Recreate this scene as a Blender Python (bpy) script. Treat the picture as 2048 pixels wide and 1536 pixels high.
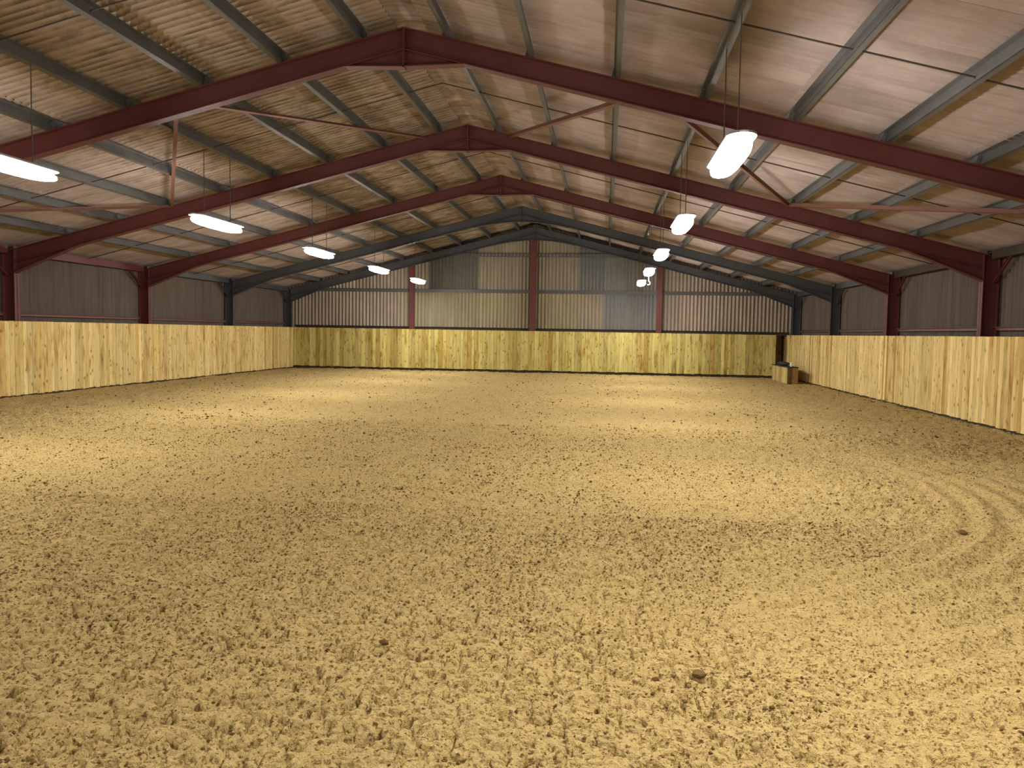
import bpy, math, random
import numpy as np
from mathutils import Matrix, Vector

for o in list(bpy.data.objects):
    bpy.data.objects.remove(o)
scene = bpy.context.scene
COL = scene.collection
R = random.Random(7)

# ------------------------------------------------------------------ camera
CAM_Z = 1.6086
FPX = 1621.74
cd = bpy.data.cameras.new('camera')
cd.sensor_fit = 'HORIZONTAL'
cd.sensor_width = 36.0
cd.lens = FPX / 2048 * 36.0
cd.clip_start = 0.05
cd.clip_end = 200
cam = bpy.data.objects.new('camera', cd)
COL.objects.link(cam)
yaw, pitch, roll = math.radians(6.498), math.radians(-3.633), math.radians(0.948)
dv = Vector((-math.sin(yaw) * math.cos(pitch), math.cos(yaw) * math.cos(pitch), math.sin(pitch)))
rv0 = Vector((math.cos(yaw), math.sin(yaw), 0))
uv0 = rv0.cross(dv)
rv = rv0 * math.cos(roll) + uv0 * math.sin(roll)
uv = uv0 * math.cos(roll) - rv0 * math.sin(roll)
mw = Matrix.Identity(4)
for i in range(3):
    mw[i][0], mw[i][1], mw[i][2] = rv[i], uv[i], -dv[i]
mw[2][3] = CAM_Z
cam.matrix_world = mw
scene.camera = cam

# ------------------------------------------------------------------ world and exposure (night: the lamps do the work)
w = bpy.data.worlds.new('night')
scene.world = w
w.use_nodes = True
w.node_tree.nodes['Background'].inputs[0].default_value = (0.02, 0.025, 0.035, 1)
w.node_tree.nodes['Background'].inputs[1].default_value = 0.3
scene.view_settings.view_transform = 'Standard'
scene.view_settings.look = 'None'
scene.view_settings.exposure = 0.1
scene.view_settings.gamma = 1.0
scene.view_settings.use_curve_mapping = False
LAMP_STRENGTH = 118.0
LAMP_COLOR = (1.0, 0.955, 0.93)

# ------------------------------------------------------------------ dimensions (metres)
XR, ZR, S = -2.90, 5.846, 0.254          # ridge line x, ridge height of steel, roof slope
BAY = 5.309
FY = [11.434 + BAY * k for k in range(5)]  # frames in view
XL, XT = -12.93, 7.07                      # faces of the side kickboards
YB = 32.62                                 # face of the back kickboard
HK = 1.68
HALF = 10.11                               # ridge to inner face of the columns
Y0 = -6.0
YG = 32.95                                 # gable sheeting
RAF = 0.31                                 # vertical depth of rafters
PURL = [0.6, 1.77, 2.96, 4.15, 5.33, 6.52, 7.71, 8.9]
PD = 0.15                                  # purlin depth


# ------------------------------------------------------------------ node helpers
class NT:
    def __init__(s, name):
        s.m = bpy.data.materials.new(name)
        s.m.use_nodes = True
        s.t = s.m.node_tree
        s.b = s.t.nodes['Principled BSDF']

    def n(s, kind, **kw):
        nd = s.t.nodes.new(kind)
        ins = kw.pop('ins', {})
        for k, v in kw.items():
            setattr(nd, k, v)
        for k, v in ins.items():
            s.put(nd.inputs[k], v)
        return nd

    def put(s, sock, v):
        if isinstance(v, bpy.types.NodeSocket):
            s.t.links.new(v, sock)
        else:
            if isinstance(v, (tuple, list)) and len(v) == 3 and sock.type == 'RGBA':
                v = (*v, 1)
            sock.default_value = v

    def pos(s):
        return s.n('ShaderNodeNewGeometry').outputs['Position']

    def objc(s):
        return s.n('ShaderNodeTexCoord').outputs['Object']

    def mapv(s, v, scale=(1, 1, 1), loc=(0, 0, 0), rot=(0, 0, 0)):
        return s.n('ShaderNodeMapping', ins={'Vector': v, 'Scale': scale, 'Location': loc, 'Rotation': rot}).outputs[0]

    def noise(s, v, scale, detail=3, rough=0.55, dist=0):
        return s.n('ShaderNodeTexNoise', ins={'Vector': v, 'Scale': scale, 'Detail': detail, 'Roughness': rough, 'Distortion': dist}).outputs[0]

    def ramp(s, f, pts):
        r = s.n('ShaderNodeValToRGB')
        e = r.color_ramp.elements
        while len(e) < len(pts):
            e.new(0.5)
        for el, (p, c) in zip(e, pts):
            el.position = p
            el.color = (c, c, c, 1) if isinstance(c, (int, float)) else (*c, 1)
        s.put(r.inputs[0], f)
        return r.outputs[0]

    def mix(s, f, a, b, mode='MIX'):
        m = s.n('ShaderNodeMix', data_type='RGBA', blend_type=mode)
        s.put(m.inputs[0], f)
        s.put(m.inputs[6], a)
        s.put(m.inputs[7], b)
        return m.outputs[2]

    def math(s, op, a, b=0.0):
        m = s.n('ShaderNodeMath', operation=op)
        s.put(m.inputs[0], a)
        s.put(m.inputs[1], b)
        return m.outputs[0]

    def add(s, a, b):
        m = s.n('ShaderNodeVectorMath', operation='ADD')
        s.put(m.inputs[0], a)
        s.put(m.inputs[1], b)
        return m.outputs[0]

    def info(s, out):
        return s.n('ShaderNodeObjectInfo').outputs[out]

    def bump(s, h, strength, dist):
        b = s.n('ShaderNodeBump', ins={'Height': h, 'Strength': strength, 'Distance': dist})
        s.t.links.new(b.outputs[0], s.b.inputs['Normal'])

    def out(s, color, rough=0.8, metal=0.0, spec=0.3):
        s.put(s.b.inputs['Base Color'], color)
        s.put(s.b.inputs['Roughness'], rough)
        s.put(s.b.inputs['Metallic'], metal)
        s.put(s.b.inputs['Specular IOR Level'], spec)
        return s.m


def mat_steel(name, base, dust, rough=0.55):
    t = NT(name)
    p = t.pos()
    n1 = t.noise(p, 1.7, 4, 0.6)
    n2 = t.noise(p, 14, 3, 0.6)
    c = t.mix(t.ramp(n1, [(0.35, 0.0), (0.75, 0.7)]), base, dust)
    c = t.mix(t.ramp(n2, [(0.55, 0.0), (0.75, 0.45)]), c, tuple(x * 0.5 for x in base))
    t.bump(n2, 0.15, 0.004)
    return t.out(c, rough, 0.0, 0.35)


M = {}
M['red'] = mat_steel('red_oxide_steel', (0.088, 0.019, 0.017), (0.115, 0.037, 0.033))
M['slate'] = mat_steel('slate_grey_steel', (0.045, 0.047, 0.050), (0.075, 0.074, 0.07))
M['galv'] = mat_steel('dull_galvanised_steel', (0.066, 0.065, 0.061), (0.105, 0.103, 0.097), 0.5)
M['rod'] = mat_steel('dark_rod_steel', (0.05, 0.038, 0.03), (0.08, 0.06, 0.05))
M['brace'] = mat_steel('rust_red_angle', (0.13, 0.05, 0.035), (0.18, 0.09, 0.065))
M['block'] = mat_steel('dark_blockwork', (0.04, 0.029, 0.018), (0.06, 0.042, 0.026), 0.95)


def mat_roof():
    t = NT('weathered_fibre_cement')
    p = t.pos()
    rnd = t.info('Random')
    off = t.n('ShaderNodeCombineXYZ', ins={'X': t.math('MULTIPLY', rnd, 37.0), 'Y': t.math('MULTIPLY', rnd, 91.0)}).outputs[0]
    pv = t.add(p, off)
    x = t.n('ShaderNodeSeparateXYZ', ins={0: p}).outputs[0]
    lz = t.n('ShaderNodeSeparateXYZ', ins={0: t.objc()}).outputs[2]
    rib = t.n('ShaderNodeMapRange', ins={0: lz, 1: -0.03, 2: 0.03, 3: 1.0, 4: 0.0}).outputs[0]
    big = t.noise(pv, 0.8, 4, 0.6)
    patch = t.noise(p, 0.45, 3, 0.6)
    streak = t.noise(t.mapv(p, (0.35, 7.0, 1)), 1.3, 3, 0.6)
    spots = t.noise(t.mapv(p, (0.35, 1.3, 1)), 3.2, 4, 0.65)
    # lichen and soot have settled most on the slope left of the ridge
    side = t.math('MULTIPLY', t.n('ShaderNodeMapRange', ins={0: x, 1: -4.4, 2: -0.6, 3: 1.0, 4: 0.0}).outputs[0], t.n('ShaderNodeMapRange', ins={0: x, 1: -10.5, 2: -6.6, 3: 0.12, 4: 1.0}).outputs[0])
    blot = t.noise(p, 2.6, 5, 0.72)
    clean = t.mix(rnd, (0.47, 0.385, 0.355), (0.40, 0.325, 0.298))
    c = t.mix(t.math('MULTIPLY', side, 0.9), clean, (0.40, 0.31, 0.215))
    c = t.mix(t.ramp(streak, [(0.5, 0.0), (0.72, 0.5)]), c, (0.22, 0.165, 0.14))
    c = t.mix(t.ramp(big, [(0.45, 0.0), (0.78, 0.6)]), c, (0.22, 0.17, 0.135))
    c = t.mix(t.ramp(patch, [(0.55, 0.0), (0.72, 0.55)]), c, (0.15, 0.115, 0.085))
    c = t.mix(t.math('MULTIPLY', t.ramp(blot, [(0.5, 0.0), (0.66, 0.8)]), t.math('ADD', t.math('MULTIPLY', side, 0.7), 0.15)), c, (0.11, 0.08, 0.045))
    # darker colour along the ribs that hang lowest
    k = t.math('MULTIPLY', t.ramp(rib, [(0.35, 0.0), (0.85, 1.0)]), t.ramp(spots, [(0.30, 0.15), (0.60, 1.0)]))
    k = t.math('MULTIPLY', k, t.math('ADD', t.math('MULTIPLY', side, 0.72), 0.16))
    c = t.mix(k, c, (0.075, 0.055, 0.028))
    return t.out(c, 0.9, 0, 0.2)


M['roof'] = mat_roof()


def mat_clad(name, base, dark, rustc, amount=1.0, use_color=False):
    t = NT(name)
    p = t.pos()
    rnd = t.info('Random')
    col = t.info('Color') if use_color else base
    st = t.noise(t.mapv(p, (6.5, 6.5, 0.3)), 1.5, 4, 0.7)
    big = t.noise(p, 0.8, 3, 0.6)
    c = t.mix(t.math('MULTIPLY', rnd, 0.35), col, dark)
    c = t.mix(t.ramp(st, [(0.44, 0.0), (0.68, 0.7 * amount)]), c, dark)
    c = t.mix(t.ramp(big, [(0.5, 0.0), (0.75, 0.55 * amount)]), c, rustc)
    return t.out(c, 0.85, 0, 0.25)


M['side_clad'] = mat_clad('brown_side_cladding', (0.125, 0.098, 0.074), (0.055, 0.046, 0.036), (0.105, 0.066, 0.05))
M['gable_clad'] = mat_clad('gable_cladding', (0.3, 0.27, 0.2), (0.15, 0.135, 0.105), (0.2, 0.17, 0.11), 0.8, True)


def mat_wood():
    t = NT('rough_sawn_softwood')
    p = t.pos()
    rnd = t.info('Random')
    col = t.info('Color')
    off = t.n('ShaderNodeCombineXYZ', ins={'X': t.math('MULTIPLY', rnd, 53.0), 'Y': t.math('MULTIPLY', rnd, 31.0), 'Z': t.math('MULTIPLY', rnd, 77.0)}).outputs[0]
    pv = t.add(p, off)
    grain = t.noise(t.mapv(pv, (1, 1, 0.06)), 55, 4, 0.6, 0.4)
    band = t.noise(t.mapv(pv, (1, 1, 0.16)), 10, 3, 0.6)
    stain = t.noise(t.mapv(pv, (1, 1, 0.3)), 4.2, 3, 0.6)
    vo = t.n('ShaderNodeTexVoronoi', ins={'Vector': t.mapv(pv, (1, 1, 0.62)), 'Scale': 6.4, 'Randomness': 1.0})
    knot = t.ramp(vo.outputs['Distance'], [(0.09, 1.0), (0.22, 0.0)])
    tone = t.ramp(rnd, [(0.0, (0.70, 0.66, 0.58)), (0.2, (1.0, 1.0, 1.0)), (0.4, (0.84, 0.78, 0.66)), (0.6, (1.16, 1.16, 1.14)), (0.8, (0.98, 0.95, 0.92)), (0.92, (0.80, 0.68, 0.50)), (1.0, (0.60, 0.48, 0.32))])
    c = t.mix(1.0, col, tone, 'MULTIPLY')
    c = t.mix(t.ramp(grain, [(0.40, 0.0), (0.75, 0.55)]), c, t.mix(1.0, c, (0.62, 0.52, 0.36), 'MULTIPLY'))
    c = t.mix(t.ramp(band, [(0.52, 0.0), (0.70, 0.75)]), c, t.mix(1.0, c, (0.62, 0.48, 0.25), 'MULTIPLY'))
    c = t.mix(t.ramp(stain, [(0.55, 0.0), (0.70, 0.8)]), c, t.mix(1.0, c, (0.52, 0.36, 0.14), 'MULTIPLY'))
    c = t.mix(t.math('MULTIPLY', knot, 0.75), c, (0.13, 0.068, 0.018))
    t.bump(grain, 0.25, 0.003)
    return t.out(c, 0.8, 0, 0.2)


M['wood'] = mat_wood()


def mat_sand():
    t = NT('raked_arena_sand')
    p = t.pos()
    big = t.noise(p, 0.35, 3, 0.6)
    mid = t.noise(p, 2.2, 4, 0.6)
    fine = t.noise(p, 38, 4, 0.7)
    sp1 = t.noise(p, 48, 2, 0.55)
    sp2 = t.noise(t.mapv(p, (1, 1, 1), (13, 7, 3)), 21, 3, 0.65)
    c = t.mix(t.ramp(big, [(0.35, 0.0), (0.7, 1.0)]), (0.54, 0.40, 0.155), (0.57, 0.405, 0.152))
    c = t.mix(t.ramp(mid, [(0.4, 0.0), (0.75, 0.5)]), c, (0.47, 0.34, 0.128))
    c = t.mix(t.ramp(fine, [(0.35, 0.0), (0.8, 0.55)]), c, (0.60, 0.45, 0.19))
    c = t.mix(t.ramp(sp1, [(0.565, 0.0), (0.64, 0.8)]), c, (0.15, 0.085, 0.025))  # this and the next: shade of small holes put into the colour as specks
    c = t.mix(t.ramp(sp2, [(0.60, 0.0), (0.70, 0.6)]), c, (0.17, 0.10, 0.035))
    h = t.math('ADD', fine, t.math('MULTIPLY', t.noise(p, 14, 4, 0.7), 1.6))
    t.bump(h, 1.0, 0.03)
    return t.out(c, 0.95, 0, 0.1)


M['sand'] = mat_sand()


def mat_clod():
    t = NT('clods_and_hole_shade')
    at = t.n('ShaderNodeAttribute', attribute_name='tone').outputs['Fac']
    c = t.ramp(at, [(0.0, (0.10, 0.055, 0.017)), (0.55, (0.2, 0.125, 0.05)), (1.0, (0.44, 0.31, 0.145))])  # dark tones carry the shade of small holes besides brown clods
    n = t.noise(t.pos(), 60, 3, 0.6)
    c = t.mix(t.ramp(n, [(0.4, 0.0), (0.7, 0.4)]), c, (0.13, 0.075, 0.025))
    return t.out(c, 0.95, 0, 0.1)


M['clod'] = mat_clod()


def plain(name, col, rough=0.7, emit=0.0, ecol=(1, 1, 1)):
    t = NT(name)
    n = t.noise(t.objc(), 9, 3, 0.6)
    c = t.mix(t.ramp(n, [(0.4, 0.0), (0.7, 0.5)]), col, tuple(x * 0.7 for x in col))
    t.out(c, rough)
    if emit:
        t.b.inputs['Emission Color'].default_value = (*ecol, 1)
        t.b.inputs['Emission Strength'].default_value = emit
    return t.m


M['lamp'] = plain('lit_diffuser', (0.9, 0.9, 0.9), 0.5, LAMP_STRENGTH, LAMP_COLOR)
M['hood'] = plain('grey_lamp_housing', (0.28, 0.28, 0.29))
M['cable'] = plain('thin_steel_cable', (0.10, 0.095, 0.09))
M['white_cable'] = plain('white_plastic', (0.8, 0.8, 0.78))
M['lid'] = plain('dark_lid_board', (0.035, 0.03, 0.024), 0.85)
M['bundle'] = plain('dark_grey_cloth', (0.03, 0.032, 0.028), 0.95)


# ------------------------------------------------------------------ mesh helpers
class MB:
    def __init__(s):
        s.v, s.f = [], []

    def box(s, x0, x1, y0, y1, z0, z1):
        b = len(s.v)
        s.v += [(x, y, z) for z in (z0, z1) for y in (y0, y1) for x in (x0, x1)]
        s.f += [tuple(b + i for i in q) for q in ((0, 2, 3, 1), (4, 5, 7, 6), (0, 1, 5, 4), (2, 6, 7, 3), (0, 4, 6, 2), (1, 3, 7, 5))]
        return s

    def prism_xz(s, poly, y0, y1):
        b, n = len(s.v), len(poly)
        s.v += [(x, y0, z) for x, z in poly] + [(x, y1, z) for x, z in poly]
        s.f.append(tuple(b + i for i in range(n)))
        s.f.append(tuple(b + n + i for i in reversed(range(n))))
        for i in range(n):
            j = (i + 1) % n
            s.f.append((b + i, b + n + i, b + n + j, b + j))
        return s

    def bar(s, a, b_, wx, wz, up=(0, 0, 1)):
        a, b_ = Vector(a), Vector(b_)
        d = (b_ - a).normalized()
        u = Vector(up)
        r = d.cross(u).normalized()
        u = r.cross(d).normalized()
        k = len(s.v)
        for q in (a, b_):
            for i, j in ((-1, -1), (1, -1), (1, 1), (-1, 1)):
                s.v.append(tuple(q + r * i * wx / 2 + u * j * wz / 2))
        s.f += [tuple(k + i for i in q) for q in ((0, 1, 2, 3), (7, 6, 5, 4), (0, 4, 5, 1), (1, 5, 6, 2), (2, 6, 7, 3), (3, 7, 4, 0))]
        return s

    def tube(s, pts, rad, n=8):
        k = len(s.v)
        pts = [Vector(p) for p in pts]
        for i, p in enumerate(pts):
            d = (pts[min(i + 1, len(pts) - 1)] - pts[max(i - 1, 0)]).normalized()
            h = Vector((1, 0, 0)) if abs(d.x) < 0.9 else Vector((0, 1, 0))
            r = d.cross(h).normalized()
            u = r.cross(d)
            for j in range(n):
                a = 2 * math.pi * j / n
                s.v.append(tuple(p + r * math.cos(a) * rad + u * math.sin(a) * rad))
        for i in range(len(pts) - 1):
            for j in range(n):
                s.f.append((k + i * n + j, k + i * n + (j + 1) % n, k + (i + 1) * n + (j + 1) % n, k + (i + 1) * n + j))
        s.f.append(tuple(k + j for j in reversed(range(n))))
        s.f.append(tuple(k + (len(pts) - 1) * n + j for j in range(n)))
        return s

    def mesh(s, name, mat):
        me = bpy.data.meshes.new(name)
        me.from_pydata(s.v, [], s.f)
        me.materials.append(mat)
        me.update()
        return me


def link(name, data, parent=None, loc=None, rot=None, scale=None):
    o = bpy.data.objects.new(name, data)
    COL.objects.link(o)
    if parent:
        o.parent = parent
    if loc:
        o.location = loc
    if rot:
        o.rotation_euler = rot
    if scale:
        o.scale = scale
    return o


def tag(o, label=None, cat=None, group=None, kind=None):
    for k, v in (('label', label), ('category', cat), ('group', group), ('kind', kind)):
        if v:
            o[k] = v
    return o


def smooth(me):
    me.polygons.foreach_set('use_smooth', [True] * len(me.polygons))
    return me


def corrugated(name, mat, n_waves, pitch, length, amp=0.024, seg=6, thick=0.006, top=None):
    """sheet in local XY: waves run across X, ribs along Y (0..length); top(x) may give the cut length at x"""
    nx = n_waves * seg
    v, f = [], []
    for side in (0, 1):
        for i in range(nx + 1):
            x = i / seg * pitch
            z = amp * math.cos(2 * math.pi * i / seg) + (thick if side else 0)
            L = top(x) if top else length
            v += [(x, 0, z), (x, L, z)]
    o = 2 * (nx + 1)
    for i in range(nx):
        a = 2 * i
        f.append((a, a + 1, a + 3, a + 2))
        f.append((o + a, o + a + 2, o + a + 3, o + a + 1))
        f.append((a, a + 2, o + a + 2, o + a))
        f.append((a + 1, o + a + 1, o + a + 3, a + 3))
    e = 2 * nx
    f.append((0, o, o + 1, 1))
    f.append((e, e + 1, o + e + 1, o + e))
    me = bpy.data.meshes.new(name)
    me.from_pydata(v, [], f)
    me.materials.append(mat)
    sm = [True] * len(f)
    sm[-1] = sm[-2] = False
    me.polygons.foreach_set('use_smooth', sm)
    me.set_sharp_from_angle(angle=math.radians(60))
    me.update()
    return me


def zs(u):                      # top of the steel at distance u from the ridge
    return ZR - S * u


# the few larger lumps of sand one can pick out: x, y, radius, label
LUMPS = [(-0.34, 4.57, 0.023, 'dark brown sand lump in the middle foreground, pointed to the right'),
         (-1.08, 3.92, 0.020, 'dark flat sand lump, left of the middle foreground'),
         (0.48, 3.83, 0.026, 'large grey brown sand lump, right of the middle foreground'),
         (3.02, 7.12, 0.030, 'brown sand lump beside the curved tracks on the right'),
         (0.27, 3.78, 0.015, 'small round sand lump just left of the large grey brown one'),
         (-0.28, 4.34, 0.020, 'pale crumbling sand lump just below the pointed dark one')]

# ------------------------------------------------------------------ sand floor: relief in real geometry
rng = np.random.default_rng(11)
TAB = rng.random((256, 256)).astype(np.float32)


def vnoise(x, y, sc, ox=0.0, oy=0.0):
    x = x * sc + ox
    y = y * sc + oy
    xi = np.floor(x).astype(np.int64)
    yi = np.floor(y).astype(np.int64)
    fx = x - xi
    fy = y - yi
    fx = fx * fx * (3 - 2 * fx)
    fy = fy * fy * (3 - 2 * fy)
    a = TAB[xi & 255, yi & 255]
    b = TAB[(xi + 1) & 255, yi & 255]
    c = TAB[xi & 255, (yi + 1) & 255]
    d = TAB[(xi + 1) & 255, (yi + 1) & 255]
    return (a * (1 - fx) + b * fx) * (1 - fy) + (c * (1 - fx) + d * fx) * fy


def sstep(a, b, x):
    t = np.clip((x - a) / (b - a), 0, 1)
    return t * t * (3 - 2 * t)


def harrow(x, y):
    """marks left by the harrow: rows across the arena, and short tine marks along it in the middle strip (0..1 each), and the mask of the curved tracks"""
    wob = 0.10 * (vnoise(x, y, 0.9, 31, 4) - 0.5)
    along = sstep(-4.6, -2.2, x) * (1 - sstep(0.4, 1.8, x - 0.12 * (y - 4)))
    ac = np.abs(((y + wob * 1.2) / 0.21) % 1.0 - 0.5) * 2
    al = np.abs(((x + wob * 0.5 + 0.05 * y + 0.03 * (vnoise(x, y, 5.0, 60, 13) - 0.5)) / 0.075) % 1.0 - 0.5) * 2
    broken = sstep(0.45, 0.62, vnoise(x, y, 2.3, 8, 71))
    broken2 = sstep(0.48, 0.64, vnoise(x, y, 9.0, 43, 17))
    rr = np.hypot(x + 1.0, y - 9.4)
    m = sstep(4.2, 4.6, rr) * (1 - sstep(6.6, 7.4, rr)) * sstep(0.3, 1.5, x) * (1 - sstep(10.5, 13, y))
    rows = np.clip(1 - ac / 0.26, 0, 1) * broken * (1 - 0.3 * along) * (1 - 0.8 * m)
    tine = np.clip(1 - al / 0.30, 0, 1) * broken2 * along * (1 - 0.8 * m)
    tr = np.abs(((rr + 0.05 * (vnoise(x, y, 1.5, 3, 3) - 0.5)) / 0.30) % 1.0 - 0.5) * 2
    return rows, tine, m, tr


def sand_height(x, y, fine=True):
    h = 0.022 * (vnoise(x, y, 0.8) - 0.5) + 0.020 * (vnoise(x, y, 2.7, 5, 9) - 0.5)
    h += 0.022 * (vnoise(x, y, 6.5, 15, 2) - 0.5)
    rows, tine, m, tr = harrow(x, y)
    h -= 0.020 * rows + 0.026 * tine
    h += m * (0.045 * (tr - 0.5))
    if fine:
        q = 1 - 0.6 * m
        h += 0.024 * (vnoise(x, y, 13, 3, 77) - 0.5) * q
        h += 0.016 * (vnoise(x, y, 27, 51, 23) - 0.5) * q
        dens = 0.05 * (vnoise(x, y, 1.7, 12, 40) - 0.5)
        h -= 0.042 * sstep(0.67, 0.77, vnoise(x, y, 30, 9, 63) + dens) * q
        h -= 0.036 * sstep(0.70, 0.79, vnoise(x * 0.7, y * 1.3, 46, 29, 5) + dens) * q
        h += 0.008 * (vnoise(x, y, 61, 1, 2) - 0.5)
    return h


def build_floor():
    Vs, Fs = [], []
    base = 0
    bands = [(-4.0, 2.5, 2.3, 4.5, 0.0062, True), (-6.0, 4.0, 4.5, 7.2, 0.011, True), (-12.95, 7.1, 7.2, 14.0, 0.027, True), (-13.3, 7.45, 14.0, 34.6, 0.065, True),
             (-6.0, -4.0, 2.3, 4.5, 0.05, False), (2.5, 4.0, 2.3, 4.5, 0.05, False),
             (-13.3, -6.0, Y0, 7.2, 0.15, False), (4.0, 7.45, Y0, 7.2, 0.15, False), (-6.0, 4.0, Y0, 2.3, 0.1, False),
             (-13.3, -12.95, 7.2, 14.0, 0.1, False), (7.1, 7.45, 7.2, 14.0, 0.1, False)]
    for x0, x1, y0, y1, st, fine in bands:
        nx, ny = int((x1 - x0) / st) + 1, int((y1 - y0) / st) + 1
        gx, gy = np.meshgrid(np.linspace(x0, x1, nx + 1), np.linspace(y0, y1, ny + 1))
        gz = sand_height(gx, gy, fine)
        Vs.append(np.stack([gx, gy, gz], -1).reshape(-1, 3))
        i = np.arange(ny)[:, None] * (nx + 1) + np.arange(nx)[None, :] + base
        Fs.append(np.stack([i, i + 1, i + nx + 2, i + nx + 1], -1).reshape(-1, 4))
        base += (nx + 1) * (ny + 1)
    V = np.concatenate(Vs).astype(np.float32)
    F = np.concatenate(Fs).astype(np.int32)
    me = bpy.data.meshes.new('floor')
    me.vertices.add(len(V))
    me.vertices.foreach_set('co', V.ravel())
    me.loops.add(F.size)
    me.loops.foreach_set('vertex_index', F.ravel())
    me.polygons.add(len(F))
    me.polygons.foreach_set('loop_start', np.arange(len(F), dtype=np.int32) * 4)
    me.polygons.foreach_set('use_smooth', np.ones(len(F), dtype=bool))
    me.materials.append(M['sand'])
    me.update(calc_edges=True)
    o = link('floor', me)
    return tag(o, 'wide floor of raked yellow brown sand with small clods', kind='structure')


build_floor()

def ico():
    t = (1 + 5 ** 0.5) / 2
    v = np.array([(-1, t, 0), (1, t, 0), (-1, -t, 0), (1, -t, 0), (0, -1, t), (0, 1, t), (0, -1, -t), (0, 1, -t), (t, 0, -1), (t, 0, 1), (-t, 0, -1), (-t, 0, 1)], dtype=np.float64)
    v /= np.linalg.norm(v[0])
    f = np.array([(0, 11, 5), (0, 5, 1), (0, 1, 7), (0, 7, 10), (0, 10, 11), (1, 5, 9), (5, 11, 4), (11, 10, 2), (10, 7, 6), (7, 1, 8), (3, 9, 4), (3, 4, 2), (3, 2, 6), (3, 6, 8), (3, 8, 9), (4, 9, 5), (2, 4, 11), (6, 2, 10), (8, 6, 7), (9, 8, 1)])
    return v, f


def scatter_clods():
    v = np.array([(1, 0, 0), (-1, 0, 0), (0, 1, 0), (0, -1, 0), (0, 0, 1), (0, 0, -1.0)])
    f = np.array([(0, 2, 4), (2, 1, 4), (1, 3, 4), (3, 0, 4), (2, 0, 5), (1, 2, 5), (3, 1, 5), (0, 3, 5)])
    K = len(v)
    P, Sz, T = [], [], []
    for x0, x1, y0, y1, dens, s0, s1 in [(-5.6, 3.7, 2.35, 7.2, 1900, 0.0035, 0.0125), (-11.8, 7.0, 7.2, 14, 360, 0.006, 0.017), (-12.85, 7.0, 14, 32.4, 45, 0.009, 0.026)]:
        n = int((x1 - x0) * (y1 - y0) * dens)
        x = rng.uniform(x0, x1, n)
        y = rng.uniform(y0, y1, n)
        rows, tine, m, tr = harrow(x, y)
        pk = 0.12 + 0.45 * sstep(0.42, 0.7, vnoise(x, y, 1.6, 20, 60)) + 0.9 * rows + 0.7 * tine
        pk *= 1 - 0.65 * m
        keep = rng.random(n) < pk
        keep &= ~((x > 6.1) & (y > 28.5))
        for lx, ly, ls, _ in LUMPS:
            keep &= np.hypot(x - lx, y - ly) > ls * 2.2
        x, y = x[keep], y[keep]
        P.append(np.stack([x, y, sand_height(x, y)], -1))
        Sz.append(s0 + (s1 - s0) * rng.random(len(x)) ** 3.2)
        T.append(rng.random(len(x)) ** 1.3)
    P, Sz, T = np.concatenate(P), np.concatenate(Sz), np.concatenate(T)
    n = len(P)
    j = 1 + 0.6 * (rng.random((n, K, 1)) - 0.5)
    a = rng.uniform(0, 6.283, n)
    sc = np.stack([rng.uniform(0.8, 1.5, n), rng.uniform(0.7, 1.1, n), rng.uniform(0.55, 0.95, n)], -1)
    q = (v[None] + 0.5 * (rng.random((n, K, 3)) - 0.5)) * j * sc[:, None, :]
    ca, sa = np.cos(a)[:, None], np.sin(a)[:, None]
    qx = q[..., 0] * ca - q[..., 1] * sa
    qy = q[..., 0] * sa + q[..., 1] * ca
    q = np.stack([qx, qy, q[..., 2]], -1) * Sz[:, None, None]
    q += P[:, None, :]
    q[..., 2] += (Sz * 0.3)[:, None]
    F = (f[None] + (np.arange(n) * K)[:, None, None]).reshape(-1, 3).astype(np.int32)
    me = bpy.data.meshes.new('sand_clods')
    me.vertices.add(n * K)
    me.vertices.foreach_set('co', q.astype(np.float32).ravel())
    me.loops.add(F.size)
    me.loops.foreach_set('vertex_index', F.ravel())
    me.polygons.add(len(F))
    me.polygons.foreach_set('loop_start', np.arange(len(F), dtype=np.int32) * 3)
    me.update(calc_edges=True)
    at = me.attributes.new('tone', 'FLOAT', 'POINT')
    at.data.foreach_set('value', np.repeat(T, K).astype(np.float32))
    me.materials.append(M['clod'])
    o = link('sand_clods', me)
    tag(o, 'small brown sand clods strewn over the floor, the dark ones painting shaded holes', 'sand clods', kind='stuff')


scatter_clods()

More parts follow.
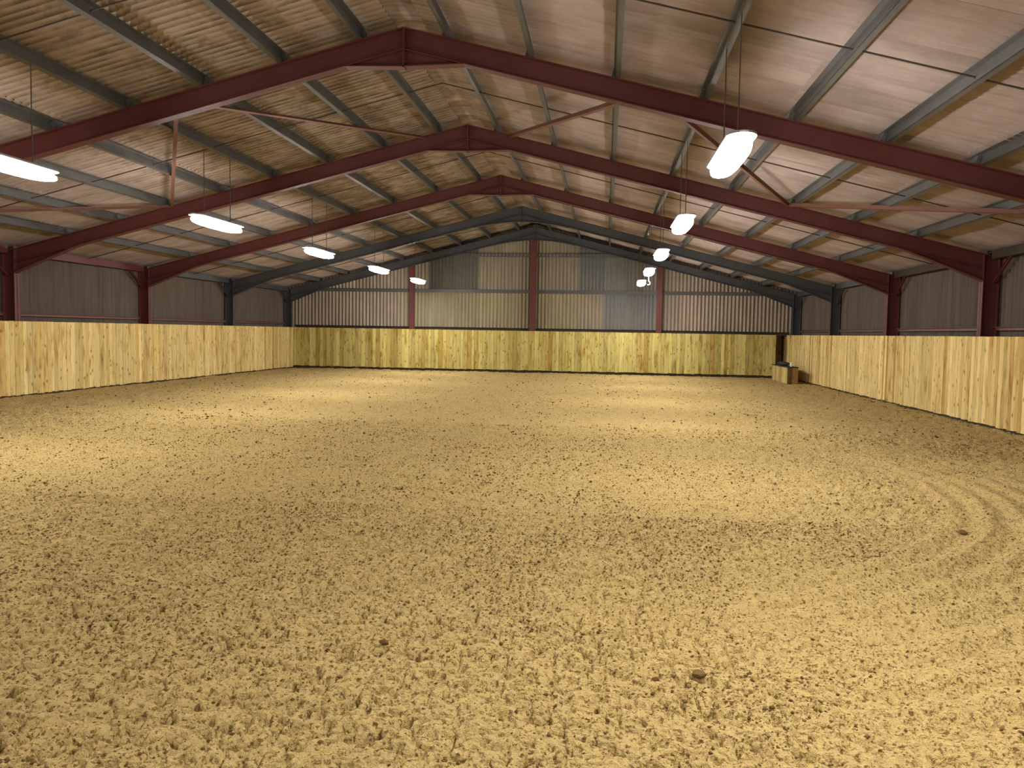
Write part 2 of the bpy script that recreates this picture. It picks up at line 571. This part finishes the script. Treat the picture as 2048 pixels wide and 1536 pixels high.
# ------------------------------------------------------------------ ceiling: sheets, ridge pieces, purlins, sag rods
ceiling = tag(link('ceiling', None), 'pitched roof of stained corrugated sheets on grey purlins', kind='structure')
ang = math.atan(S)
CS = math.cos(ang)
PITCH = 0.146
rows = [(0.22, 3.05), (2.88, 5.42), (5.25, 7.80), (7.63, 10.72)]
row_mesh = [corrugated('roof_sheet', M['roof'], 7, PITCH, (b - a) / CS, 0.029) for a, b in rows]
COVER = 7 * PITCH
ys0 = 5.6
ncol = int((33.4 - ys0) / COVER) + 1
for side in (1, -1):
    for ri, (a, b) in enumerate(rows):
        for c in range(ncol):
            y = ys0 + c * COVER
            u = a
            z = zs(u) + PD + 0.028 + 0.012 * (3 - ri) + R.uniform(-0.002, 0.002) + (0.011 if c % 2 else 0)
            # local X -> world Y, local Y -> down the slope
            o = link('roof_sheet', row_mesh[ri], ceiling)
            ey = Vector((side * CS, 0, -math.sin(ang)))
            ex = Vector((0, 1, 0)) if side < 0 else Vector((0, -1, 0))
            tilt = R.uniform(-0.0015, 0.0015)
            ey = (ey + Vector((0, 0, tilt))).normalized()
            ez = ex.cross(ey).normalized()
            m = Matrix.Identity(4)
            for i in range(3):
                m[i][0], m[i][1], m[i][2] = ex[i], ey[i], ez[i]
            yy = y if side < 0 else y + COVER
            m[0][3], m[1][3], m[2][3] = XR + side * u, yy, z
            o.matrix_local = m
# roof behind the camera, out of the photograph, in one piece per slope
for side in (1, -1):
    me = corrugated('rear_roof_sheeting', M['roof'], int((ys0 - Y0) / PITCH), PITCH, 10.5 / CS, 0.025)
    o = link('rear_roof_sheeting', me, ceiling)
    ey = Vector((side * CS, 0, -math.sin(ang)))
    ex = Vector((0, 1, 0)) if side < 0 else Vector((0, -1, 0))
    ez = ex.cross(ey)
    m = Matrix.Identity(4)
    for i in range(3):
        m[i][0], m[i][1], m[i][2] = ex[i], ey[i], ez[i]
    n = int((ys0 - Y0) / PITCH) * PITCH
    m[0][3], m[1][3], m[2][3] = XR + side * 0.2, (ys0 - n) if side < 0 else ys0, zs(0.2) + PD + 0.05
    o.matrix_local = m


def ridge_mesh(n_waves):
    v, f = [], []
    us = [-0.62, -0.45, -0.3, -0.18, -0.09, 0, 0.09, 0.18, 0.3, 0.45, 0.62]
    seg = 6
    ny = n_waves * seg
    for side in (0, 1):
        for i in range(ny + 1):
            y = i / seg * PITCH
            for u in us:
                k = min(1.0, abs(u) / 0.45)
                z = -S * (math.sqrt(u * u + 0.05) - 0.05) + 0.021 * k * math.cos(2 * math.pi * i / seg) + 0.012 * (1 - k) * math.cos(2 * math.pi * i / seg / 3.5) + 0.006 * side
                v.append((u, y, z))
    w_, o = len(us), len(us) * (ny + 1)
    for i in range(ny):
        for j in range(w_ - 1):
            a = i * w_ + j
            f.append((a, a + w_, a + w_ + 1, a + 1))
            f.append((o + a, o + a + 1, o + a + w_ + 1, o + a + w_))
    for i in range(ny):
        for a in (i * w_, i * w_ + w_ - 1):
            f.append((a, a + w_, o + a + w_, o + a))
    for j in range(w_ - 1):
        for a in (j, ny * w_ + j):
            f.append((a, a + 1, o + a + 1, o + a))
    me = bpy.data.meshes.new('ridge_piece')
    me.from_pydata(v, [], f)
    me.materials.append(M['roof'])
    smooth(me)
    return me


rm = ridge_mesh(7)
for c in range(-11, ncol):
    link('ridge_piece', rm, ceiling, (XR, ys0 + c * COVER, ZR + PD + 0.105 + R.uniform(-0.004, 0.004)))

pz = MB()
# Z section along Y: bottom flange, web, top flange (local: x down-slope side positive)
L0, L1 = Y0, YG - 0.05
pz.box(0.0, 0.065, L0, L1, 0.0, 0.008).box(-0.006, 0.006, L0, L1, 0.0, PD).box(-0.065, 0.0, L0, L1, PD - 0.008, PD)
pm = pz.mesh('purlin', M['galv'])
for side in (1, -1):
    for u in PURL:
        link('purlin', pm, ceiling, (XR + side * u, 0, zs(u) + 0.004), (0, side * ang, 0 if side > 0 else 0), (side, 1, 1))
cl = MB().box(-0.05, 0.0, -0.06, 0.06, 0.0, 0.12).mesh('cleat', M['galv'])
for side in (1, -1):
    for u in PURL:
        for y in FY[:3]:
            link('cleat', cl, ceiling, (XR + side * (u - 0.012), y, zs(u) + 0.004), (0, side * ang, 0), (side, 1, 1))
SAG_Y = [y - BAY / 2 for y in FY]
for side in (1, -1):
    ends = [0.0] + PURL + [10.2]
    for k in range(len(ends) - 1):
        a, b = ends[k], ends[k + 1]
        me = MB().tube([(side * a, 0, zs(a) + 0.05), (side * b, 0, zs(b) + 0.05)], 0.011, 6).mesh('sag_rod', M['rod'])
        for y in SAG_Y:
            link('sag_rod', me, ceiling, (XR, y + R.uniform(-0.02, 0.02), 0))

# ------------------------------------------------------------------ portal frames
FW, FT, WT = 0.165, 0.016, 0.014          # flange width, flange thickness, web thickness


def strip(mb, pts, t, y, wdt):
    """flange that follows a line in XZ: thickness t below the points"""
    poly = list(pts) + [(x, z - t) for x, z in reversed(pts)]
    mb.prism_xz(poly, y - wdt / 2, y + wdt / 2)


def portal(y, mat, curved, label):
    root = link('portal_frame', None, None, (XR, y, 0))
    tag(root, label, 'portal frame', 'portal frames along the hall')
    uo = HALF + 0.30
    for sd in (1, -1):
        # rafter
        mb = MB()
        top = [(sd * 0.012, zs(0.012)), (sd * uo, zs(uo))]
        bot = [(sd * 0.012, zs(0.012) - RAF), (sd * HALF, zs(HALF) - RAF)]
        mb.prism_xz([top[0], (sd * HALF, zs(HALF)), bot[1], bot[0]], -WT / 2, WT / 2)
        strip(mb, top, FT, 0, FW)
        strip(mb, [(x, z + FT) for x, z in bot], FT, 0, FW)
        link('rafter', mb.mesh('rafter', mat), root)
        # column
        mb = MB()
        zt = zs(HALF)
        xi, xo = sd * HALF, sd * uo
        mb.prism_xz([(xi, -0.1), (xo, -0.1), (xo, zs(uo)), (xi, zt)], -WT / 2, WT / 2)
        mb.prism_xz([(xi, -0.1), (xi + sd * FT, -0.1), (xi + sd * FT, zt - 0.02), (xi, zt - 0.02)], -FW / 2, FW / 2)
        mb.prism_xz([(xo - sd * FT, -0.1), (xo, -0.1), (xo, zs(uo) - 0.02), (xo - sd * FT, zs(uo) - 0.02)], -FW / 2, FW / 2)
        # web stiffeners at the haunch
        mb.box(min(xi, xo), max(xi, xo), -FW / 2, FW / 2, 2.74, 2.755)
        link('column', mb.mesh('column', mat), root)
        # eaves haunch
        mb = MB()
        u0 = HALF - 1.5
        pts = [(sd * u0, zs(u0) - RAF), (sd * HALF, 2.76)]
        mb.prism_xz([pts[0], (sd * HALF, zs(HALF) - RAF), pts[1]], -WT / 2, WT / 2)
        strip(mb, [(x, z + FT) for x, z in pts], FT, 0, FW)
        link('eaves_haunch', mb.mesh('eaves_haunch', mat), root)
        # knee brace in the wall plane
        mb = MB()
        mb.bar((sd * (HALF + 0.2), -0.05, 2.72), (sd * (HALF + 0.2), -0.82, 3.24), 0.05, 0.05, (1, 0, 0))
        mb.bar((sd * (HALF + 0.175), -0.05, 2.72), (sd * (HALF + 0.175), -0.82, 3.24), 0.006, 0.06, (1, 0, 0))
        link('knee_brace', mb.mesh('knee_brace', M['slate'] if curved else mat), root)
    mb = MB()
    if curved:
        pts = []
        for i in range(-16, 17):
            u = i * 0.1
            pts.append((u, ZR - 0.52 - 0.079 * u * u))
        for sg in (-1, 1):
            q = [p for p in pts if p[0] * sg >= -1e-6]
            mb.prism_xz(q + ([(1.6, zs(1.6) - RAF + FT), (0, ZR - RAF + FT)] if sg > 0 else [(0, ZR - RAF + FT), (-1.6, zs(1.6) - RAF + FT)][0:2]), -WT / 2, WT / 2)
        for p, q in zip(pts[:-1], pts[1:]):
            strip(mb, [p, q], FT, 0, FW)
    else:
        e = 0.84
        for sg in (-1, 1):
            mb.prism_xz([(0, ZR - RAF), (sg * e, zs(e) - RAF), (0, 5.30)], -WT / 2, WT / 2)
            strip(mb, [(0, 5.30 + FT), (sg * e, zs(e) - RAF + 0.012)], FT, 0, FW)
    mb.box(-0.012, 0.012, -FW / 2, FW / 2, 5.29, ZR - 0.004)
    # bolts beside the ridge plate
    for z in (5.38, 5.5, 5.62, 5.74):
        for s_ in (-1, 1):
            mb.tube([(s_ * 0.012, -0.055, z), (s_ * 0.034, -0.055, z)], 0.014, 6)
    link('apex_haunch', mb.mesh('apex_haunch', mat), root)
    return root


portal(FY[0], M['red'], False, 'red oxide portal frame nearest the camera, its ridge highest in the photo')
portal(FY[1], M['red'], False, 'red portal frame second from the camera, with diagonal braces meeting its rafters')
portal(FY[2], M['red'], False, 'third red portal frame, farthest of the red ones, before the slate grey frames')
portal(FY[3], M['slate'], True, 'slate grey portal frame with curved apex, next behind the last red frame')
portal(FY[4], M['slate'], True, 'slate grey end portal frame standing against the corrugated gable wall')

# wind bracing between the two nearest frames
nodes = {'r0': (0.9, 1), 'f1': (3.45, 0), 'r1': (6.4, 1), 'f2': (HALF, 0)}
for sd, where in ((1, 'right'), (-1, 'left')):
    for a, b, lab in (('r0', 'f1', 'thin rusty diagonal roof brace by the ridge, on its %s slope'),
                      ('f1', 'r1', 'thin rusty diagonal roof brace midway down the %s slope'),
                      ('r1', 'f2', 'thin rusty diagonal roof brace running to the %s eaves')):
        (ua, fa), (ub, fb) = nodes[a], nodes[b]
        A = Vector((XR + sd * ua, FY[fa] + (0.1 if fa == 0 else -0.1), zs(ua) - 0.05))
        B = Vector((XR + sd * ub, FY[fb] + (0.1 if fb == 0 else -0.1), zs(ub) - 0.05))
        nrm = Vector((sd * S, 0, 1)).normalized()
        mb = MB().bar(A, B, 0.065, 0.007, nrm)
        dd = (B - A).normalized()
        rr = dd.cross(nrm).normalized()
        mb.bar(A + rr * 0.03 + nrm * 0.03, B + rr * 0.03 + nrm * 0.03, 0.007, 0.065, nrm)
        o = link('roof_brace', mb.mesh('roof_brace', M['brace']))
        tag(o, lab % where, 'roof brace', 'roof braces of the nearest bay')

# ------------------------------------------------------------------ side walls
XC = HALF + 0.36                      # cladding plane
for sd, nm in ((-1, 'wall_left'), (1, 'wall_right')):
    wall = tag(link(nm, None), ('left' if sd < 0 else 'right') + ' side wall of dark brown corrugated sheets above the boards', kind='structure')
    x = XR + sd * XC
    # dark base wall behind the kickboards
    a, b = sorted((x + sd * 0.04, x + sd * 0.24))
    link('base_wall', MB().box(a, b, Y0, 33.2, -0.1, 1.66).mesh('base_wall', M['block']), wall)
    h = zs(XC) + PD - 1.60
    me = corrugated('cladding_sheet', M['side_clad'], 7, PITCH, h, 0.03)
    ycl = 5.2
    nc = int((33.2 - ycl) / COVER)
    me2 = corrugated('rear_cladding', M['side_clad'], int((ycl - Y0) / PITCH), PITCH, h, 0.03)

    def put(me_, name, y, width):
        ex = Vector((0, -sd, 0))
        ey = Vector((0, 0, 1))
        ez = ex.cross(ey)
        m = Matrix.Identity(4)
        for i in range(3):
            m[i][0], m[i][1], m[i][2] = ex[i], ey[i], ez[i]
        m[0][3], m[1][3], m[2][3] = x + R.uniform(0, 0.006), (y if sd < 0 else y + width), 1.60
        o = link(name, me_, wall)
        o.matrix_local = m
    for c in range(nc + 1):
        put(me, 'cladding_sheet', ycl + c * COVER, COVER)
    put(me2, 'rear_cladding', Y0 + 0.05, int((ycl - Y0) / PITCH) * PITCH)
    # eaves beam and side rail, one length for each bay
    bays = [FY[0] - BAY] + FY
    for k in range(len(bays) - 1):
        y0, y1 = bays[k] + 0.09, bays[k + 1] - 0.09
        xa = XR + sd * (HALF + 0.14)
        mb = MB()
        mb.box(xa - 0.007, xa + 0.007, y0, y1, 3.17, 3.345)
        for z in (3.17, 3.333):
            lo, hi = sorted((xa, xa + sd * 0.08))
            mb.box(lo, hi, y0, y1, z, z + 0.012)
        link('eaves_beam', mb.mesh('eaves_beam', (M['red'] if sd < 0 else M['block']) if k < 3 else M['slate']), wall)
        xa = XR + sd * (HALF + 0.28)
        mb = MB()
        mb.box(xa - 0.006, xa + 0.006, y0, y1, 1.80, 1.87)
        lo, hi = sorted((xa, xa - sd * 0.06))
        mb.box(lo, hi, y0, y1, 1.862, 1.87)
        link('side_rail', mb.mesh('side_rail', M['brace']), wall)

# ------------------------------------------------------------------ gable wall
back = tag(link('wall_back', None), 'gable end wall of patched buff and grey corrugated sheets with red posts', kind='structure')
ZT = [(1.66, 3.32), (3.22, 4.80), (4.70, 6.2)]


def roof_u(x):
    return zs(abs(x - XR)) + PD - 0.01


def gable_sheet(x0, nw, z0, z1, col):
    dz = lambda lx: max(0.02, min(z1, roof_u(x0 + lx)) - z0)
    if max(dz(0), dz(nw * PITCH), dz(nw * PITCH / 2)) < 0.08:
        return
    me = corrugated('gable_sheet', M['gable_clad'], nw, PITCH, z1 - z0, 0.032, 6, 0.006, dz)
    o = link('gable_sheet', me, back, (x0, YG + R.uniform(0, 0.004) - (0.012 if z0 > 2 else 0) - (0.012 if z0 > 4 else 0), z0), (math.pi / 2, 0, 0))
    o.color = (*col, 1)


x = XR - XC
k = 0
while x < XR + XC - 0.05:
    nw = 7
    if x + nw * PITCH > XR + XC + 0.1:
        nw = max(2, int((XR + XC - x) / PITCH) + 1)
    mid = x + nw * PITCH / 2 - XR
    for ti, (z0, z1) in enumerate(ZT):
        col = (0.33, 0.285, 0.205)
        if abs(mid) > 5.2:
            col = (0.37, 0.30, 0.235)
        if ti == 0 and -4.9 < mid < 2.3:
            col = (0.36, 0.315, 0.19)
        if ti == 0 and 2.4 < mid < 4.9:
            col = (0.155, 0.165, 0.165)
        if ti >= 1 and -3.9 < mid < -2.6:
            col = (0.12, 0.115, 0.10)
        if ti >= 1 and 1.6 < mid < 4.9:
            col = (0.20, 0.20, 0.185) if mid < 3.6 else (0.24, 0.23, 0.205)
        if ti >= 1 and 1.6 < mid < 2.5:
            col = (0.13, 0.14, 0.145)
        j = R.uniform(0.9, 1.08)
        gable_sheet(x, nw, z0, z1, tuple(c * j for c in col))
    x += nw * PITCH
    k += 1
# rails and posts
for z, half in ((3.27, 9.9), (4.73, 4.3), (1.72, 10.05)):
    mb = MB()
    mb.box(XR - half, XR + half, YG - 0.05, YG - 0.04, z - 0.07, z + 0.07)
    mb.box(XR - half, XR + half, YG - 0.10, YG - 0.04, z + 0.062, z + 0.07)
    link('gable_rail', mb.mesh('gable_rail', M['galv'] if z > 3 else M['block']), back)
for u, wd in ((-0.04, 0.27), (-5.02, 0.20), (5.0, 0.20)):
    xa = XR + u
    zt = zs(abs(u)) - 0.05
    mb = MB()
    mb.box(xa - wd / 2, xa + wd / 2, YG - 0.27, YG - 0.255, -0.1, zt)
    mb.box(xa - wd / 2, xa + wd / 2, YG - 0.12, YG - 0.105, -0.1, zt)
    mb.box(xa - 0.007, xa + 0.007, YG - 0.26, YG - 0.11, -0.1, zt)
    link('gable_post', mb.mesh('gable_post', M['red']), back)
link('base_wall', MB().box(XR - XC, XT - 0.5, YG + 0.05, YG + 0.2, -0.1, 1.69).mesh('base_wall', M['block']), back)
link('base_wall', MB().box(XT - 0.5, XR + XC + 0.2, 33.75, 33.9, -0.1, 1.7).mesh('base_wall', M['block']), back)

# wall behind the camera closes the hall
front = tag(link('wall_front', None), 'plain end wall behind the camera', kind='structure')
me = MB().prism_xz([(XR - XC - 0.1, -0.1), (XR + XC + 0.1, -0.1), (XR + XC + 0.1, roof_u(XR + XC)), (XR, ZR + PD + 0.1), (XR - XC - 0.1, roof_u(XR + XC))], Y0 - 0.15, Y0).mesh('end_panel', M['side_clad'])
link('end_panel', me, front)

# ------------------------------------------------------------------ kickboards, plank by plank
pb = MB()
c_ = 0.04
# unit plank: x -.5..+.5 (width), y 0..1 (depth, face at 0), z 0..1, face edges chamfered
pb.v = [(-0.5, 1, 0), (-0.5, 0.15, 0), (-0.5 + c_, 0, 0), (0.5 - c_, 0, 0), (0.5, 0.15, 0), (0.5, 1, 0)]
pb.v += [(a, b, 1) for a, b, _ in pb.v]
pb.f = [(5, 4, 3, 2, 1, 0), (6, 7, 8, 9, 10, 11)] + [(i, (i + 1) % 6, (i + 1) % 6 + 6, i + 6) for i in range(6)]
PLANK = pb.mesh('plank', M['wood'])


def planks(parent, start, length, place, rotz, z0, ztop, col, wmin=0.11, wmax=0.17, jz=0.012, vary=0.06):
    s = 0.0
    while s < length - 0.02:
        wd = min(R.uniform(wmin, wmax), length - s)
        if wd < 0.03:
            break
        m = s + wd / 2
        px, py = place(m, R.uniform(0.0, 0.007))
        zb = z0 + R.uniform(-jz, jz)
        o = link('plank', PLANK, parent, (px, py, zb), (0, 0, rotz), (wd - 0.004, 0.03, ztop - zb + R.uniform(-0.003, 0.003)))
        j = R.uniform(1 - vary, 1 + vary)
        o.color = (col[0] * j, col[1] * j, col[2] * j * R.uniform(0.93, 1.05), 1)
        s += wd


TAN = (0.70, 0.570, 0.255)
OLIVE = (0.55, 0.49, 0.18)
kl = tag(link('kickboard', None), 'pale boarded kickboard along the left wall, vertical planks', 'kickboard', 'kickboards around the arena')
kr = tag(link('kickboard', None), 'pale boarded kickboard along the right wall, vertical planks', 'kickboard', 'kickboards around the arena')
kb = tag(link('kickboard', None), 'olive stained kickboard across the far end below the gable', 'kickboard', 'kickboards around the arena')
YS = 9.0
planks(kl, 0, YB - YS, lambda m, d: (XL - d, YS + m), math.pi / 2, 0.04, HK, TAN)
planks(kr, 0, 33.55 - YS, lambda m, d: (XT + d, YS + m), -math.pi / 2, 0.04, HK, TAN)
planks(kb, 0, 6.62 - XL, lambda m, d: (XL + m, YB + d), 0, 0.09, HK, OLIVE, 0.11, 0.18, vary=0.10)
planks(kb, 0, XT - 6.62, lambda m, d: (6.62 + m, 33.62 + d), 0, 0.05, HK, (0.50, 0.39, 0.21))
# side of the recess, where the far kickboard stops short of the corner
link('end_board', MB().box(6.60, 6.625, YB + 0.03, 33.62, 0.05, HK - 0.01).mesh('end_board', M['wood']), kb).color = (0.3, 0.25, 0.1, 1)
# rails the planks are nailed to, and the dark sill under them
for par, args in ((kl, (XL - 0.076, XL - 0.039, Y0, YB)), (kr, (XT + 0.039, XT + 0.076, Y0, 33.6))):
    x0, x1, y0, y1 = args
    for z in (0.0, 0.8, 1.5):
        link('rail', MB().box(x0, x1, y0, y1, z - 0.06, z + 0.06).mesh('rail', M['block']), par)
    xx0, xx1 = (XL - 0.03, XL) if par is kl else (XT, XT + 0.03)
    ne = link('rear_boarding', MB().box(xx0, xx1, Y0, YS, 0.06, HK).mesh('rear_boarding', M['wood']), par)
    ne.color = (*TAN, 1)
for z in (0.0, 0.8, 1.5):
    link('rail', MB().box(XL - 0.05, 6.59, YB + 0.045, YB + 0.1, z - 0.07, z + 0.07).mesh('rail', M['block']), kb)

# ------------------------------------------------------------------ low boarded box in the far right corner
bx = link('corner_box', None, None, (6.26, 28.8, 0))
tag(bx, 'low boarded wooden box with dark lid in the far right corner', 'box')
BW, BL, BH = 0.36, 2.6, 0.55
planks(bx, 0, BL, lambda m, d: (0.0 + d, m), -math.pi / 2, 0.0, BH, (0.50, 0.41, 0.19), 0.2, 0.26, 0.003)
planks(bx, 0, BL, lambda m, d: (BW - d, m), math.pi / 2, 0.0, BH, (0.36, 0.28, 0.13), 0.2, 0.26, 0.003)
o = link('plank', PLANK, bx, (0.085, 0.0, 0), None, (0.16, 0.03, BH))
o.color = (0.13, 0.09, 0.03, 1)
o = link('plank', PLANK, bx, (0.262, -0.004, 0), None, (0.19, 0.03, BH))
o.color = (0.37, 0.28, 0.12, 1)
link('lid', MB().box(-0.008, BW + 0.01, -0.015, BL + 0.01, BH + 0.002, BH + 0.03).mesh('lid', M['lid']), bx)

bn = MB()
n = 14
for i in range(n + 1):
    t = i / n
    rad = 0.11 * math.sin(math.pi * min(max(t, 0.04), 0.96)) ** 0.5
    for j in range(10):
        a = 2 * math.pi * j / 10
        q = 1 + 0.12 * math.sin(3 * a + 5 * t)
        bn.v.append((0.17 * math.cos(a) * rad / 0.11 * q, t * 1.5, 0.075 + 0.072 * math.sin(a) * rad / 0.11))
for i in range(n):
    for j in range(10):
        bn.f.append((i * 10 + j, i * 10 + (j + 1) % 10, (i + 1) * 10 + (j + 1) % 10, (i + 1) * 10 + j))
bn.f += [tuple(range(9, -1, -1)), tuple(n * 10 + j for j in range(10))]
o = link('cloth_bundle', smooth(bn.mesh('cloth_bundle', M['bundle'])), None, (6.43, 29.5, BH + 0.03))
tag(o, 'dark grey rolled bundle lying on the corner box', 'bundle')
cup = MB()
prof = [(0.0, 0.0), (0.035, 0.0), (0.05, 0.15), (0.045, 0.15), (0.032, 0.01), (0.0, 0.01)]
for r_, z in prof:
    for j in range(12):
        a = 2 * math.pi * j / 12
        cup.v.append((r_ * math.cos(a), r_ * math.sin(a), z))
for i in range(len(prof) - 1):
    for j in range(12):
        cup.f.append((i * 12 + j, i * 12 + (j + 1) % 12, (i + 1) * 12 + (j + 1) % 12, (i + 1) * 12 + j))
o = link('plastic_cup', cup.mesh('plastic_cup', M['white_cable']), None, (6.45, 29.15, BH + 0.03))
tag(o, 'small whitish cup standing on the lid of the corner box', 'cup')

# ------------------------------------------------------------------ hanging lamps
dm = MB()
LN, NS = 26, 16
HL, HW, HH = 0.92, 0.145, 0.075
for i in range(LN + 1):
    t = -1 + 2 * i / LN
    k = max(0.02, (1 - abs(t) ** 3.4)) ** 0.5
    for j in range(NS):
        a = 2 * math.pi * j / NS
        ca, sa = math.cos(a), math.sin(a)
        dm.v.append((HW * k * math.copysign(abs(ca) ** 0.75, ca), HL * t, HH * k * math.copysign(abs(sa) ** 0.8, sa)))
for i in range(LN):
    for j in range(NS):
        dm.f.append((i * NS + j, (i + 1) * NS + j, (i + 1) * NS + (j + 1) % NS, i * NS + (j + 1) % NS))
dm.f += [tuple(range(NS)), tuple(LN * NS + j for j in reversed(range(NS)))]
DIFF = smooth(dm.mesh('diffuser', M['lamp']))
hd = MB()
hp = []                                # tray with rounded ends, open below, over the tube
for i in range(24):
    a_ = 2 * math.pi * i / 24
    hp.append((0.150 * math.cos(a_), 0.70 * (1 if math.sin(a_) > 0 else -1) + 0.20 * math.sin(a_)))
for z in (0.068, 0.09):
    hd.v += [(px, py, z) for px, py in hp]
hd.f = [tuple(reversed(range(24))), tuple(range(24, 48))] + [(i, (i + 1) % 24, (i + 1) % 24 + 24, i + 24) for i in range(24)]
hd.box(-0.035, 0.035, -0.25, 0.25, 0.09, 0.125)
HOOD = hd.mesh('housing', M['hood'])
LZ = 3.47
WL = zs(4.17) - LZ
WIRE = MB().tube([(0, 0, HH + 0.04), (0, 0, WL)], 0.0075, 6).mesh('suspension_wire', M['cable'])
ordn = ['nearest the camera', 'second from the camera', 'third from the camera', 'fourth from the camera', 'last, before the gable wall']
for sd, row in ((-1, 'left'), (1, 'right')):
    for k in range(-2, 5):
        y = FY[0] - BAY / 2 + 0.12 + k * BAY
        root = link('hanging_lamp', None, None, (XR + sd * 4.16, y, LZ))
        if k >= 0:
            lab = 'glowing white hanging lamp of the %s row, %s' % (row, ordn[k])
        else:
            lab = 'glowing white hanging lamp of the %s row, overhead and %s' % (row, 'just above the picture' if k == -1 else 'behind the camera')
        tag(root, lab, 'lamp', 'hanging lamps in two rows')
        link('diffuser', DIFF, root)
        link('housing', HOOD, root)
        for yy in (-0.5, 0.5):
            link('suspension_wire', WIRE, root, (0, yy, 0))
        if sd > 0 and k == 3:
            pts = [(0, 0.1, -0.06)] + [(0, 0.1 , -0.25)] + [(0.045 * math.cos(a), 0.1, -0.31 + 0.05 * math.sin(a)) for a in [0.6, 0.0, -0.8, -1.6, -2.4]]
            link('loose_cable', MB().tube(pts, 0.014, 6).mesh('loose_cable', M['white_cable']), root)

# ------------------------------------------------------------------ the few larger lumps of sand one can pick out
iv, if_ = ico()
for i, (x, y, s_, lab) in enumerate(LUMPS):
    # subdivide once for a rougher outline
    vv = [Vector(p) for p in iv]
    ff, cache = [], {}

    def midp(a, b):
        key = (min(a, b), max(a, b))
        if key not in cache:
            vv.append(((vv[a] + vv[b]) / 2).normalized())
            cache[key] = len(vv) - 1
        return cache[key]
    for a, b, c in if_:
        ab, bc, ca = midp(a, b), midp(b, c), midp(c, a)
        ff += [(a, ab, ca), (b, bc, ab), (c, ca, bc), (ab, bc, ca)]
    me = bpy.data.meshes.new('sand_lump')
    me.from_pydata([(p.x * s_ * 1.4 * R.uniform(0.7, 1.25), p.y * s_ * R.uniform(0.75, 1.2), p.z * s_ * 0.7 * R.uniform(0.65, 1.3)) for p in vv], [], [tuple(int(q) for q in f) for f in ff])
    at = me.attributes.new('tone', 'FLOAT', 'POINT')
    at.data.foreach_set('value', [(0.75 if i == 5 else 0.35 if i in (2, 3) else 0.05)] * len(vv))
    me.materials.append(M['clod'])
    h = float(sand_height(np.array([x]), np.array([y]))[0])
    o = link('sand_lump', me, None, (x, y, h + s_ * 0.45), (0, 0, R.uniform(-0.6, 0.6)))
    tag(o, lab, 'sand lump', 'larger lumps on the sand')
